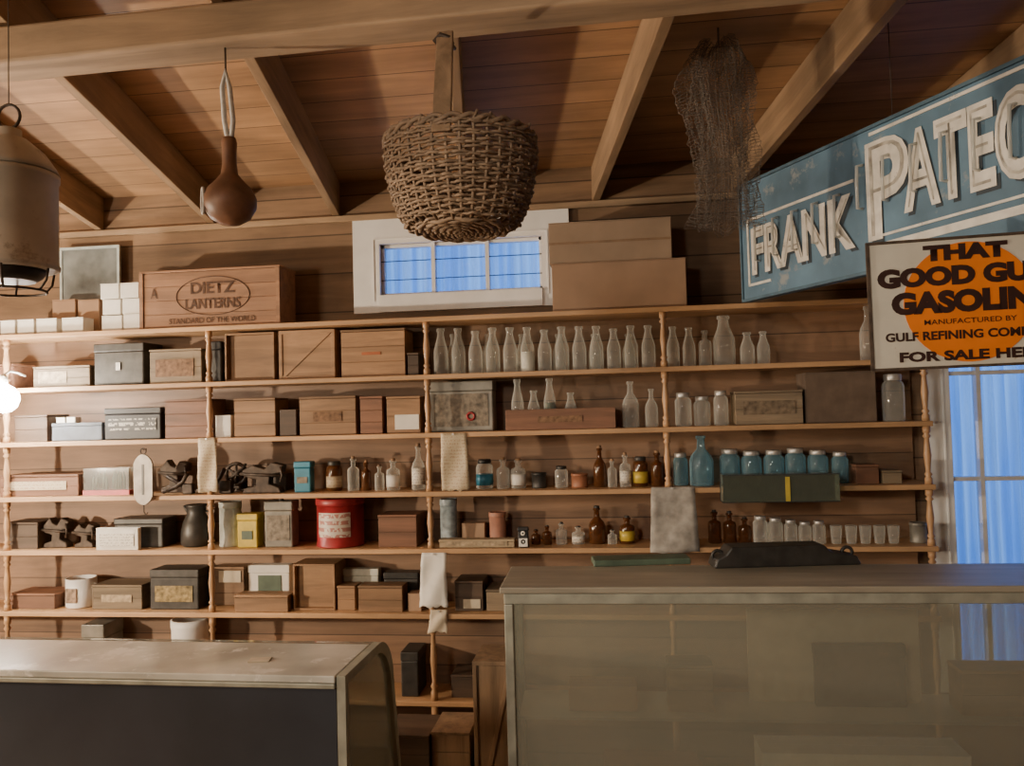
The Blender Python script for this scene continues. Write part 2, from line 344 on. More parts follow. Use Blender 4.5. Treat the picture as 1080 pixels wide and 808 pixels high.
# ---------------------------------------------------------------- shelving
Z=[2.218,1.933,1.647,1.360,1.082,.768]; z7=onY(450,742,0).z; Z.append(z7)
PX=[0,1.139,2.279,3.433,4.597]; TH=.012
unit=thing("shelving_unit","long built-in orange pine wall shelves with turned posts","shelves",(0,0,0))
part(unit,"back_panel",MB().box(-.9,4.62,YB-.04,YB-.006,.05,Z[0]),W_BACK)
for i,z in enumerate(Z):
    part(unit,"shelf_board",MB().box(-.9,4.62,-.01,YB-.041,z-TH,z+TH),W_SHELF,bevel=.003)
for k,x in enumerate([-.85]+PX):
    mb=MB()
    for i in range(len(Z)-1):
        t,b_=Z[i]-TH,Z[i+1]+TH; h=t-b_
        prof=[(.017,0),(.017,.10),(.010,.13),(.018,.17),(.010,.21),(.013,.35),(.017,.5),(.013,.65),(.010,.79),(.018,.83),(.010,.87),(.017,.9),(.017,1)]
        mb.lathe([(r,q*h) for r,q in prof],12,(x,.014,b_))
    mb.lathe([(.017,0),(.017,Z[-1]-TH)],12,(x,.014,0))
    part(unit,"post",mb,W_POST)
# ---------------------------------------------------------------- layout helper
def place(row,x0,x1,yt,yf=.05):
    zb=Z[row-1]+TH+.0005
    xm=(x0+x1)/2; t=onY(xm,yt,yf)
    lo,hi=yt,yt+400
    for _ in range(40):
        mid=(lo+hi)/2
        if onY(xm,mid,yf).z>zb: lo=mid
        else: hi=mid
    xa=onY(x0,lo,yf).x; xb=onY(x1,lo,yf).x
    return (xa+xb)/2,zb,xb-xa,t.z-zb
def crate_geo(e,w,d,h,mat,style):
    if style=='wood':
        mb=MB().box(-w/2+.008,w/2-.008,.006,d-.006,.004,h-.012)
        n=max(1,int(round(h/.075))); g=.002; ph=(h-.012)/n
        for i in range(n):
            mb.box(-w/2,w/2,0,.008,i*ph+g/2,(i+1)*ph-g/2); mb.box(-w/2,w/2,d-.008,d,i*ph+g/2,(i+1)*ph-g/2)
        mb.box(-w/2,-w/2+.008,.009,d-.009,0,h-.012); mb.box(w/2-.008,w/2,.009,d-.009,0,h-.012)
        part(e,"body",mb,mat,bevel=.0015)
        part(e,"lid",MB().box(-w/2-.002,w/2+.002,-.003,d+.002,h-.011,h),mat,bevel=.002)
    elif style=='open':
        t=.009
        mb=MB().box(-w/2,w/2,0,t,0,h).box(-w/2,w/2,d-t,d,0,h).box(-w/2,-w/2+t,t,d-t,0,h).box(w/2-t,w/2,t,d-t,0,h).box(-w/2+t,w/2-t,t,d-t,0,t)
        part(e,"body",mb,mat,bevel=.0015)
    elif style=='end':
        t=.010
        mb=MB().box(-w/2,w/2,0,d,0,t).box(-w/2,w/2,0,d,h-t,h).box(-w/2,-w/2+t,0,d,t,h-t).box(w/2-t,w/2,0,d,t,h-t).box(-w/2+t,w/2-t,.03,.036,t,h-t)
        part(e,"body",mb,mat,bevel=.0015)
    elif style=='x':
        mb=MB().box(-w/2,w/2,.006,d,0,h)
        t=.018; mb.box(-w/2,w/2,0,.006,0,t).box(-w/2,w/2,0,.006,h-t,h).box(-w/2,-w/2+t,0,.006,t,h-t).box(w/2-t,w/2,0,.006,t,h-t)
        mb.prism([(-w/2+t,t),(-w/2+t+.02,t),(w/2-t,h-t),(w/2-t-.02,h-t)],.001,.006)
        part(e,"body",mb,mat,bevel=.0015)
    elif style=='tin':
        part(e,"body",MB().box(-w/2,w/2,0,d,0,h*.8),mat,bevel=.006)
        part(e,"lid",MB().box(-w/2-.002,w/2+.002,-.002,d+.002,h*.8,h),mat,bevel=.005)
    elif style=='card':
        part(e,"body",MB().box(-w/2,w/2,0,d,0,h-.004),mat,bevel=.003)
        part(e,"flap",MB().box(-w/2,w/2,-.001,d/2-.001,h-.004,h).box(-w/2,w/2,d/2+.001,d,h-.004,h),mat)
def box(row,x0,x1,yt,name,label,mat,style='wood',d=.17,yf=.05,cat="box",lab=None,rz=0,group=None):
    x,z,w,h=place(row,x0,x1,yt,yf)
    e=thing(name,label,cat,(x,yf,z),rz,group)
    crate_geo(e,w-.004,d,max(h,.02),mat,style)
    if lab:
        lm,fx0,fx1,fz0,fz1=lab
        part(e,"label",MB().box(-w/2+w*fx0,-w/2+w*fx1,-.0045,-.0032,h*fz0,h*fz1),lm)
    return e
PROF={
'milk':[(.9,0),(1,.02),(1,.5),(.93,.57),(.55,.78),(.47,.86),(.47,.93),(.58,.94),(.58,1),(.44,1)],
'med':[(.92,0),(1,.02),(1,.62),(.9,.69),(.38,.75),(.36,.92),(.52,.93),(.52,1),(.3,1)],
'tall':[(.92,0),(1,.02),(1,.5),(.85,.6),(.36,.74),(.30,.93),(.42,.94),(.42,1),(.25,1)],
'jar':[(.92,0),(1,.03),(1,.74),(.92,.8),(.74,.85),(.74,.88)],
'cup':[(.75,0),(.8,.03),(1,1),(.94,1)],
}
def bottle(row,xc,hw,yt,kind,gm,yf=.10,lab=None,cap=None,fill=None,label=None,group=None):
    x,z,w,h=place(row,xc-hw,xc+hw,yt,yf); r=w/2
    nm={'jar':"glass_jar",'cup':"drinking_glass",'milk':"milk_bottle"}.get(kind,"glass_bottle")
    cat={'jar':"jar",'cup':"glass"}.get(kind,"bottle")
    label=label or {'jar':"old glass canning jar standing on the shelf",'cup':"small clear drinking glass on the shelf",'milk':"clear glass milk bottle standing in a row",'med':"small antique glass medicine bottle on shelf",'tall':"slender antique long-necked glass bottle"}[kind]
    e=thing(nm,label,cat,(x,yf+r,z),0,group)
    part(e,"body",MB().lathe([(a*r,b*h) for a,b in PROF[kind]],18),gm)
    if kind=='jar': part(e,"lid",MB().lathe([(.78*r,h*.86),(.8*r,h*.87),(.8*r,h*.98),(.74*r,h)],16),cap or STEEL)
    elif cap: part(e,"stopper",MB().lathe([(.34*r,h*.97),(.34*r,h*1.06),(.3*r,h*1.07)],10),cap)
    if lab: part(e,"label",MB().lathe([(1.02*r,h*.12),(1.02*r,h*.5)],16),lab)
    if fill: part(e,"contents",MB().lathe([(.9*r,.004),(.93*r,h*.03),(.93*r,h*.45)],16),fill)
    return e
def can(row,xc,hw,yt,mat,name="tin_can",label="old round tin can on the shelf",cat="can",lab=None,yf=.07,group=None,lz=(.3,.7),la=1.1):
    x,z,w,h=place(row,xc-hw,xc+hw,yt,yf); r=w/2
    e=thing(name,label,cat,(x,yf+r,z),0,group)
    part(e,"body",MB().lathe([(r*.97,0),(r,.004),(r,.01),(r*.97,.014),(r*.97,h*.86)],28),mat)
    part(e,"lid",MB().lathe([(r*1.0,h*.86),(r*1.01,h*.87),(r*1.01,h*.98),(r*.97,h),(r*.9,h),(r*.88,h*.985)],28),mat)
    if lab: 
        n=14; mb=MB()
        for k in (0,1):
            for i in range(n+1):
                an=-math.pi/2-la+2*la*i/n; mb.v.append((r*.99*math.cos(an),r*.99*math.sin(an),h*lz[k]))
        for i in range(n): mb.f.append((i,i+1,n+2+i,n+1+i)); mb.sm.append(True)
        part(e,"label",mb,lab)
    return e
# ---------------- on top of the shelving
x,z,w,h=place(1,148,296,283,.03)
e=thing("wooden_crate","long reddish wooden lantern crate with black stencilled lettering","crate",(x,.03,z))
crate_geo(e,w,.20,h,W_DIETZ,'wood')
part(e,"end_cleat",MB().box(-w/2,-w/2+.02,-.008,-.003,.002,h-.012),W_DIETZ); part(e,"end_cleat",MB().box(w/2-.02,w/2,-.008,-.003,.002,h-.012),W_DIETZ)
text(e,"DIETZ",-.10,.14,h*.57,h*.77,-.0045,INKB,.02); text(e,"LANTERNS",-.13,.17,h*.31,h*.49,-.0045,INKB,.02); text(e,"STANDARD OF THE WORLD",-.22,.25,h*.07,h*.165,-.0045,INKB,.01)
text(e,"A",-w*.42,-w*.37,h*.52,h*.70,-.0045,INKB,.01)
part(e,"oval_emblem",MB().ring((.02,-.003,h*.53),1,.0022,'y',40,6,.20,h*.33),INKB)
WG="small white cartons on top shelf"
for x0,x1,yt in ((0,16,338),(18,36,337),(38,60,336),(65,88,335),(107,129,333),(130,149,331)):
    box(1,x0,x1,yt,"small_carton","small white paper carton in a low row",PAPERW,'card',.09,.03,group=WG)
for x0,x1 in ((55,80),(82,105)): box(1,x0,x1,316,"small_carton","brown cardboard carton behind white cartons",CARD,'card',.09,.14)
x,z,w,h=place(1,107,129,333,.03); l2=z+h+.001; l3=place(1,130,149,331,.03); l2=max(l2,l3[1]+l3[3]+.001)
for x0,x1 in ((107,127),(128,148)):
    for k in range(2):
        p=onY(x0,330,.03); q=onY(x1,330,.03)
        e=thing("small_carton","small white paper carton stacked on others","box",((p.x+q.x)/2-.01*k,.035,l2+k*.084),.04*k,WG)
        crate_geo(e,q.x-p.x-.006,.09,.080,PAPERW,'card')
x,z,w,h=place(1,64,127,260,.24)
e=thing("picture_frame","framed grey-blue picture leaning on the wall","picture",(x,.235,z))
mb=MB(); t=.014; mb.box(-w/2,w/2,0,.015,0,t).box(-w/2,w/2,0,.015,h-t,h).box(-w/2,-w/2+t,0,.015,t,h-t).box(w/2-t,w/2,0,.015,t,h-t)
part(e,"frame",mb,paint("pale_frame",(.45,.52,.52),.4)); part(e,"print",MB().box(-w/2+t,w/2-t,.006,.012,t,h-t),paint("grey_print",(.18,.20,.20),.3,0,.7,5))
x,z,w,h=place(1,583,725,275,.03)
e=thing("cardboard_box","large brown cardboard carton on the top shelf","box",(x,.03,z)); crate_geo(e,w,.22,h,CARD,'card')
x2,_,w2_,h2=place(1,583,713,232,.04)
e=thing("cardboard_box","greyish brown cardboard carton stacked on another","box",(x2-.01,.04,z+h+.001)); crate_geo(e,w2_,.2,h2-h,CARDG,'card')
part(e,"tape",MB().box(-w2_/2,w2_/2,-.0015,-.0005,(h2-h)*.46,(h2-h)*.52),paint("old_tape",(.30,.19,.11),.5))
# ---------------- shelf 2
box(2,-14,14,384,"wooden_box","flat brown box stacked beside the lamp",W_BOXR)
box(2,35,95,386,"wooden_box","flat grey-brown wooden box with lid",W_BOXG,lab=(P_TAN,.1,.6,.2,.75))
e=box(2,99,152,362,"tin_chest","dark dome-cornered tin chest with latch",DARK,'tin',.18,.06)
part(e,"latch",MB().box(-.012,.012,-.008,-.002,.08,.12),STEEL)
box(2,158,213,368,"wooden_box","worn light wooden box with print",W_BOXG,'wood',.15,.04,lab=(P_WOOD,.12,.85,.2,.7))
box(2,220,234,360,"tin_box","narrow black tin box between wooden boxes",DARK,'tin')
box(2,237,290,351,"wooden_box","orange wooden box with framed end",W_BOX,'end')
box(2,294,354,348,"wooden_box","orange wooden box with diagonal brace",W_BOX,'x')
box(2,360,428,347,"wooden_box","plain orange wooden crate with stencilled side",W_BOX,'wood',lab=(INKR,.33,.62,.46,.52))
box(2,430,442,372,"wooden_box","small dark wooden box beside the post",W_BOXD)
MILK="milk bottles on the second shelf"
for i in range(13):
    xc=464+18.4*i
    bottle(2,xc,7.5,346-i*.3+(3 if i%4==2 else 0),'milk',G_CLEAR,.06,fill=PAPERW if i==5 else None,group=MILK,label="clear milk bottle with white contents" if i==5 else "clear glass milk bottle in a long row")
for xc,hw,yt,k in ((711,7,344,'milk'),(728,7,345,'milk'),(745,7,348,'med'),(766,12,332,'milk'),(790,8,350,'milk'),(807,7,349,'milk'),(919,9,322,'tall')):
    bottle(2,xc,hw,yt,k,G_CLEAR,.07)
for xc in (478,515,551,590,628,664): bottle(2,xc,7,352,'milk',G_CLEAR,.16,label="clear bottle standing in the back row")
# ---------------- shelf 3
box(3,15,50,438,"wooden_box","small dark wooden box near the lamp",W_BOXD)
x,z,w,h=place(3,54,108,446,.07)
box(3,54,108,446,"file_box","blue-grey cardboard box with white tabs",paint("bluegrey_card",(.14,.16,.19),.7),'tin',.16,.07)
for i,xx in enumerate((-.10,-.04)):
    e=thing("small_carton","small white packet lying on a box","box",(x+xx,.08,z+h+.001)); crate_geo(e,.05,.05,.03,PAPERW,'card')
box(3,110,170,430,"tin_box","black box with printed white lettering band",BLK,'tin',.16,.05,lab=(P_BLK,.08,.92,.3,.66))
box(3,174,222,421,"wooden_box","dark reddish wooden box with lid",W_BOXR)
box(3,227,244,438,"small_carton","small white carton beside the post",PAPERW,'card',.1)
box(3,247,291,420,"wooden_box","orange wooden box with sliding lid",W_BOX)
box(3,295,313,432,"wooden_box","small dark wooden box on shelf",W_BOXD,'open')
box(3,316,376,418,"wooden_box","wide orange wooden box with stencilling",W_BOX,lab=(P_WOOD,.25,.75,.35,.6))
box(3,380,404,418,"wooden_box","narrow brown wooden box on end",W_BOXR)
box(3,408,444,418,"wooden_box","wooden box with pale paper label",W_BOX,lab=(PAPERW,.25,.95,.1,.5))
e=box(3,453,521,402,"printed_tin","large rectangular printed tin with red flower",GREYT,'tin',.12,.1,cat="tin",lab=(P_TIN,.08,.92,.1,.75))
part(e,"emblem",MB().ring((.05,-.007,.075),.018,.006,'y',16),RED)
e=box(3,533,650,431,"wooden_crate","low reddish wooden bottle crate",W_BOXR,'open',.16,.03,cat="crate",lab=(P_WOOD,.3,.7,.35,.65))
zc=e.location.z+.012
def bottle_at(x,y,z,r,h,kind,gm,label,fill=None):
    e=thing("glass_bottle",label,"bottle",(x,y,z)); part(e,"body",MB().lathe([(a*r,b*h) for a,b in PROF[kind]],16),gm)
    if fill: part(e,"contents",MB().lathe([(.88*r,.004),(.93*r,h*.03),(.93*r,h*.5)],16),fill)
for xc,yy in ((546,400),(563,412),(580,399),(602,414)):
    p=onY(xc,430,.11); t=onY(xc,yy,.11); bottle_at(p.x,.11,zc,.031,t.z-zc,'milk',G_CLEAR,"clear bottle standing inside the low crate",GREENP if xc==580 else None)
bottle(3,666,9,402,'tall',G_CLEAR,.08); bottle(3,688,7,410,'tall',G_CLEAR,.08)
for xc,hw,yt in ((722,9,414),(742,9,418),(762,8,412)): bottle(3,xc,hw,yt,'jar',G_CLEAR,.06,group="clear jars on third shelf")
box(3,776,848,412,"wooden_crate","grey wooden crate with faded stencilled end",W_BOXG,'wood',.16,.05,cat="crate",lab=(P_GREY,.12,.88,.3,.7))
box(3,850,926,392,"cardboard_box","dark brown carton with faded print",paint("dark_card",(.15,.105,.075),.8),'card',.18,.06)
bottle(3,947,12,394,'jar',G_CLEAR,.06,label="large clear lidded jar near the window")
# ---------------- shelf 4
box(4,0,83,501,"wooden_box","flat brown wooden box with printed side",W_BOXR,'wood',.18,.04,lab=(P_CRM,.06,.85,.3,.7))
x,z,w,h=place(4,88,136,487,.06)
e=thing("glass_box","small glass box holding green and red sprigs","box",(x,.06,z)); part(e,"glass_panel",MB().box(-w/2,w/2,0,.12,0.026,h*.8),G_CLEAR)
mb=MB()
for i in range(22):
    xx=random.uniform(-w*.4,w*.4); yy=random.uniform(.02,.1); mb.tube([(xx,yy,.027),(xx*.95,yy,h*.5),(xx*.9,yy,h*random.uniform(.55,.75))],[.006,.006,.001],5)
part(e,"sprigs",mb,GREENP); part(e,"base",MB().box(-w/2-.003,w/2+.003,-.003,.123,0,.025),RED)
def grinder(row,x0,x1,yt,label,yf=.07,ang=0):
    x,z,w,h=place(row,x0,x1,yt,yf)
    e=thing("iron_grinder",label,"tool",(x,yf+.05,z),0)
    part(e,"base",MB().box(-w*.45,w*.45,-.04,.04,0,.018).box(-w*.22,w*.22,-.03,.03,.018,h*.7),IRON,bevel=.004)
    R_=min(w*.42,h*.42); mb=MB().ring((0,-.035,h-R_-.004),R_-.006,.010,'y',20,6)
    for k in range(3):
        a=k*math.pi/3+ang; c_,s_=math.cos(a)*(R_-.006),math.sin(a)*(R_-.006); mb.tube([(-c_,-.035,h-R_-.004-s_),(c_,-.035,h-R_-.004+s_)],.007,6)
    part(e,"wheel",mb,IRON); part(e,"crank",MB().tube([(0,-.035,h-R_),(w*.3,-.05,h-R_*.6),(w*.42,-.05,h-R_*.2)],.007,6),IRON)
def lump(row,x0,x1,yt,label,yf=.07,seed=0,name="iron_tool"):
    """cast iron vise-like tool: shaped body, jaws, screw and handle bar"""
    x,z,w,h=place(row,x0,x1,yt,yf); r_=random.Random(seed)
    e=thing(name,label,"tool",(x,yf+.04,z),0)
    poly=[(-w*.45,0),(w*.40,0),(w*.36,h*.16),(w*.14,h*.28),(w*.16,h*.55),(w*.42,h*.62),(w*.45,h*.85),(w*.20,h*(.92+.06*r_.random())),(w*.04,h*.74),(-w*.10,h*.80),(-w*.22,h*(.85+.15*r_.random())),(-w*.46,h*.70),(-w*.40,h*.5),(-w*.14,h*.42),(-w*.16,h*.22),(-w*.42,h*.14)]
    part(e,"body",MB().prism(poly,-.028,.028),IRON,bevel=.005)
    part(e,"screw",MB().tube([(-w*.48,-.032,h*.60),(0,-.036,h*.56),(w*.5,-.032,h*.52)],.008,7),IRON)
    part(e,"handle_bar",MB().tube([(w*.40,-.036,h*.34),(w*.46,-.042,h*.55),(w*.40,-.036,h*.80)],.0055,7),IRON)
def pliers(row,x0,x1,yt,yf,label):
    x,z,w,h=place(row,x0,x1,yt,yf)
    e=thing("iron_clamp",label,"tool",(x,yf+.02,z))
    part(e,"handle",MB().tube([(-w*.5,0,.012),(-w*.1,0,h*.3),(w*.15,.0,h*.55),(w*.3,0,h*.9)],.010,7),IRON)
    part(e,"handle",MB().tube([(-w*.45,.02,h*.8),(-w*.1,.02,h*.5),(w*.2,.02,h*.3),(w*.5,.02,.014)],.010,7),IRON)
    part(e,"jaw",MB().box(w*.15,w*.48,-.008,.03,0.001,h*.45),IRON,bevel=.005)
lump(4,166,198,484,"rusty cast iron hand vise",.12,1); grinder(4,234,262,487,"small rusty iron pulley tool",.12,.5)
pliers(4,205,243,492,.03,"rusty iron shears leaning on shelf"); lump(4,252,300,486,"knobbly rusty iron machine part",.03,4); pliers(4,170,202,498,.03,"short rusty iron tongs on shelf")
box(4,266,302,500,"wooden_tray","low dark wooden tray of iron parts",W_BOXD,'open',.08,.15,cat="tray")
box(4,310,328,487,"tea_tin","small teal square tin beside the bottles",BLUET,'tin',.06,cat="tin",lab=(P_TIN,.2,.8,.3,.5))
for xc,hw,yt,k,g,lb in ((350,8,487,'jar',G_AMB,P_CRM),(371,6,484,'med',G_CLEAR,None),(385,5,488,'med',G_AMB,None),(399,5,492,'med',G_CLEAR,None),(413,7,486,'med',G_CLEAR,PAPERW),(440,7,471,'tall',G_CLEAR,P_WHT),
  (510,9,485,'jar',G_CLEAR,BLUET),(530,7,485,'med',G_CLEAR,None),(546,8,486,'med',G_CLEAR,PAPERW),(592,7,492,'jar',G_CLEAR,None),(633,7,473,'tall',G_AMB,None),(646,5,486,'med',G_CLEAR,None),(660,6,480,'med',G_CLEAR,P_WHT),(676,8,482,'jar',G_AMB,YEL),(694,7,478,'med',G_AMB,None)):
    bottle(4,xc,hw,yt,k,g,.08,lab=lb,cap=W_BOX if k!='jar' else DARK,label="small lidded jar with coloured label" if k=='jar' else "small apothecary bottle with cork stopper")
can(4,611,9,500,paint("rust_tin",(.36,.15,.08),.5),label="small rusty round tin on the shelf")
can(4,568,8,499,DARK,label="small dark round tin on the shelf")
AQ="aqua canning jars on fourth shelf"
bottle(4,742,13,460,'tall',G_BLUE,.05,label="large aqua glass bottle beside canning jars",group=AQ)
for xc,hw,yt in ((719,8,478),(772,11,474),(795,11,476),(819,11,475),(842,11,473),(866,11,475),(889,9,477)): bottle(4,xc,hw,yt,'jar',G_BLUE,.10,group=AQ,label="aqua blue glass canning jar with metal lid")
box(4,903,928,490,"wooden_box","small brown wooden box by the window",W_BOXR,'wood',.1); box(4,931,952,496,"wooden_box","small grey wooden box by the window",W_BOXG,'wood',.1)
zt_=onY(824,530,-.10).z
p=onY(763,528,-.10); q=onY(885,500,-.10); w=q.x-p.x; h=onY(824,500,-.10).z-zt_
e=thing("glass_display_tray","shallow greenish glass tray holding a yellow card","tray",((p.x+q.x)/2,-.10,zt_))
part(e,"glass_panel",MB().box(-w/2,w/2,0,.08,0.004,h),glass("greenish_glass",(.8,.88,.8),(.27,.30,.24),.18,.8,.06)); part(e,"rim",MB().box(-w/2-.003,w/2+.003,-.003,.0,h-.005,h).box(-w/2-.003,w/2+.003,-.003,.083,0,.003).box(-w/2-.003,w/2+.003,.08,.0895,.003,h),DARK)
part(e,"card",MB().box(.02,.04,-.0035,-.001,.005,h*.9),YEL)
# ---------------- shelf 5
box(5,5,40,551,"wooden_box","dark wooden box on lower shelf",W_BOXD,'wood')
lump(5,42,72,546,"small black iron bench vise",.07,2,"bench_vise"); lump(5,75,99,551,"rusty iron clamp on the shelf",.07,3)
box(5,101,146,557,"name_card","white folded card with handwriting",PAPERW,'card',.03,.0,cat="card",lab=(P_WHT,.1,.9,.2,.75))
box(5,120,172,547,"tin_box","dark tin cash box behind card",DARK,'tin',.14,.08)
x,z,w,h=place(5,183,215,534,.06); r=w/2
e=thing("metal_pitcher","dark metal pitcher with curved handle","pitcher",(x,.06+r,z))
part(e,"body",MB().lathe([(.8*r,0),(.95*r,.01),(r*.95,h*.35),(.8*r,h*.6),(.55*r,h*.78),(.6*r,h*.95),(.68*r,h)],20),DARK); part(e,"handle",MB().tube([(.5*r,0,h*.85),(1.0*r,0,h*.8),(1.05*r,0,h*.5),(.8*r,0,h*.3)],.005,7),DARK); part(e,"spout",MB().tube([(-.5*r,0,h*.8),(-.85*r,0,h*.97)],[.012,.006],7),DARK)
can(5,238,11,530,paint("pale_blue_tin",(.52,.56,.52),.5,.0,.35),name="canister",label="tall pale enamelled canister on shelf",cat="canister")
box(5,250,272,542,"yellow_tin","square yellow tin with green print",YEL,'tin',.08,.05,cat="tin",lab=(GREENP,.25,.75,.25,.5))
e=box(5,279,309,529,"oil_tin","tall grey rectangular oil tin",GREYT,'tin',.09,.06,cat="tin",lab=(P_TIN,.1,.9,.15,.7)); part(e,"cap",MB().lathe([(.012,0),(.012,.012),(.006,.014)],12,(0,.04,place(5,279,309,529,.06)[3])),DARK)
can(5,351,25,527,RED,label="large round crimson tin with pale label",lab=P_RED,yf=.008,lz=(.22,.72),la=.75)
box(5,399,440,543,"wooden_box","reddish wooden box beside the post",W_BOXR)
can(5,472,9,527,paint("blue_white_can",(.38,.45,.48),.4,0,.5,30),name="canister",label="pale blue and white canister behind low box",cat="canister",yf=.09)
box(5,463,543,569,"wooden_box","low tan wooden box with printed front",paint("tan_box",(.40,.31,.20),.7),'wood',.06,.02,lab=(P_TAN,.1,.9,.25,.75))
box(5,487,512,552,"small_carton","small brown carton behind low box",CARD,'card',.07,.13)
can(5,524,9,541,PINK,label="salmon coloured round tin behind low box",yf=.12)
e=box(5,546,558,556,"domino_box","small black and white dotted card box",BLK,'tin',.02,.01,lab=(PAPERW,.12,.88,.06,.46))
x,z,w,h=place(5,545,558,556,.01)
for q in (.3,.7): part(e,"dot",MB().ring((0,-.003,h*q),.008,.004,'y',12),PAPERW if q>.5 else BLK)
for xc,hw,yt,k,g,lb in ((565,5,560,'med',G_AMB,None),(577,5,556,'med',G_AMB,None),(592,6,553,'med',G_CLEAR,None),(610,7,557,'med',G_CLEAR,P_WHT),(630,9,537,'tall',G_AMB,None),(662,8,547,'med',G_AMB,YEL),(646,5,560,'med',G_CLEAR,None),(755,7,541,'med',G_AMB,None),(771,7,542,'med',G_AMB,None),(787,7,548,'med',G_AMB,None)):
    bottle(5,xc,hw,yt,k,g,.09,lab=lb,cap=DARK,label="small brown medicine bottle with label" if lb else "small old medicine bottle with dark stopper")
for xc,hw,yt in ((804,8,545),(820,8,547),(836,7,549),(851,7,551),(866,7,550)): bottle(5,xc,hw,yt,'jar',G_CLEAR,.06,group="clear jars on fifth shelf")
for xc in (884,900,915,930,945): bottle(5,xc,6.5,555,'cup',G_CLEAR,.06,group="drinking glasses on fifth shelf")
can(5,972,9,552,GREYT,label="grey round tin by the window")
# ---------------- shelf 6
box(6,10,58,626,"wooden_box","low reddish wooden box beside the mug",W_BOXR)
x,z,w,h=place(6,62,90,612,.05); r=w/2
e=thing("mug","white ceramic mug with printed scene","mug",(x,.05+r,z)); part(e,"body",MB().lathe([(.9*r,0),(r,.006),(r,h),(.93*r,h),(.93*r,.01),(0,.01)],24),WHITE)
part(e,"handle",MB().tube([(.95*r,0,h*.8),(1.45*r,0,h*.7),(1.45*r,0,h*.35),(.95*r,0,h*.2)],.006,8),WHITE)
part(e,"print",MB().box(-.035,.025,-r-.002,-r+.006,h*.2,h*.7),paint("scene_print",(.30,.20,.13),.5,0,.8,40))
box(6,97,150,617,"wooden_box","pale rounded wooden box on shelf",W_BOXG,lab=(P_TAN,.2,.8,.3,.6)); box(6,158,210,601,"tin_box","dark ornamented hinged tin box",DARK,'tin',.15,.05,lab=(paint("gilt",(.30,.23,.11),.4,.5,.7,40),.12,.88,.2,.6))
box(6,225,258,598,"wooden_box","wooden box with pale lid at the back",W_BOX,lab=(PAPER,.2,.9,.6,.9),yf=.15,d=.10)
box(6,247,304,628,"wooden_box","low orange wooden box before a tin",W_BOX,'wood',.10,.01)
box(6,262,306,596,"printed_tin","white tin with green picture",PAPERW,'tin',.06,.14,cat="tin",lab=(GREENP,.25,.8,.3,.75))
box(6,309,354,595,"wooden_box","open fronted orange wooden box",W_BOX,'end'); box(6,356,375,618,"wooden_box","small orange wooden box between others",W_BOX,d=.1)
box(6,362,400,600,"printed_tin","white and blue printed tin behind box",paint("whiteblue_tin",(.7,.7,.6),.5,0,.3),'tin',.05,.17,cat="tin",lab=(GREENP,.1,.9,.15,.35)); box(6,378,425,618,"wooden_box","orange wooden box with finger joints",W_BOX,d=.1,yf=.02)
box(6,405,442,604,"tin_box","dark tin box behind wooden box",DARK,'tin',.08,.15); box(6,430,445,626,"small_carton","small brown carton beside the post",CARD,'card',.08,.04)
box(6,480,510,613,"wooden_box","dark wooden box with white label",W_BOXD,lab=(PAPER,.3,.9,.1,.4)); box(6,513,540,622,"wooden_box","pale wooden box at shelf end",W_BOXG)
# ---------------- shelf 7
x,z,w,h=place(7,172,212,657,.03); w=min(w,.19)
e=thing("stoneware_crock","tall white stoneware crock on lowest shelf","crock",(x,.03+w/2,z))
part(e,"body",MB().lathe([(.85*w/2,0),(w/2,.03),(w/2,h*.85),(w*.52,h*.9),(w*.52,h),(w*.46,h),(w*.46,h*.9)],24),WHITE)
box(7,86,110,659,"tin_box","tall grey tin on the lowest shelf",GREYT,'tin')
box(7,423,442,688,"tin_box","dark tin box on the lowest shelf",DARK,'tin')
box(7,476,520,712,"wooden_box","dark wooden box on lowest shelf",W_BOXD)
def floorbox(x0,x1,yt,yf,d,name,label,mat,style):
    a=onY(x0,yt,yf); b_=onY(x1,yt,yf); e=thing(name,label,"crate",((a.x+b_.x)/2,yf,.001)); crate_geo(e,b_.x-a.x,d,a.z,mat,style); return e
floorbox(498,545,698,-.30,.26,"wooden_crate","tall upright orange wooden crate on the floor",W_HAND,'x')
floorbox(455,495,772,-.28,.24,"wooden_crate","low orange wooden crate on the floor",W_HAND,'wood')
floorbox(405,452,775,-.30,.25,"wooden_crate","dark wooden crate on the floor",W_BOXD,'wood')
# ---------------- hanging papers, scale
def sheet(x0,x1,y0,y1,Y,name,label,mat,cat,seed):
    a=onY(x0,y0,Y); b_=onY(x1,y1,Y); w=b_.x-a.x; h=a.z-b_.z; rnd=random.Random(seed)
    e=thing(name,label,cat,((a.x+b_.x)/2,Y,a.z)); nx,nz=8,14; mb=MB()
    for j in range(nz+1):
        for i in range(nx+1):
            u=i/nx-.5; v=j/nz; ww=w*(.86+.14*v)+rnd.uniform(-.003,.003)
            mb.v.append((u*ww+.01*v*math.sin(seed),-.004-(.007+.007*math.sin(v*5+seed+u*6))*min(1,v*3)+rnd.uniform(-.001,.001),-v*h+(rnd.uniform(-.008,.008) if j==nz else 0)))
    for j in range(nz):
        for i in range(nx): k=j*(nx+1)+i; mb.f.append((k,k+nx+1,k+nx+2,k+1)); mb.sm.append(True)
    o=part(e,"sheet",mb,mat); sd=o.modifiers.new("s",'SOLIDIFY'); sd.thickness=.0012
    part(e,"nail",MB().tube([(0,-.012,-.006),(0,-Y-.0098,-.006)],.002,6).tube([(0,-.013,-.006),(0,-.010,-.006)],.005,8),STEEL)
sheet(208,230,462,518,-.013,"paper_tag","yellowed paper tag hanging from the shelf",P_CRM,"tag",1)
sheet(463,495,457,517,-.013,"paper_tag","yellowed handwritten paper hanging from shelf edge",P_CRM,"tag",2)
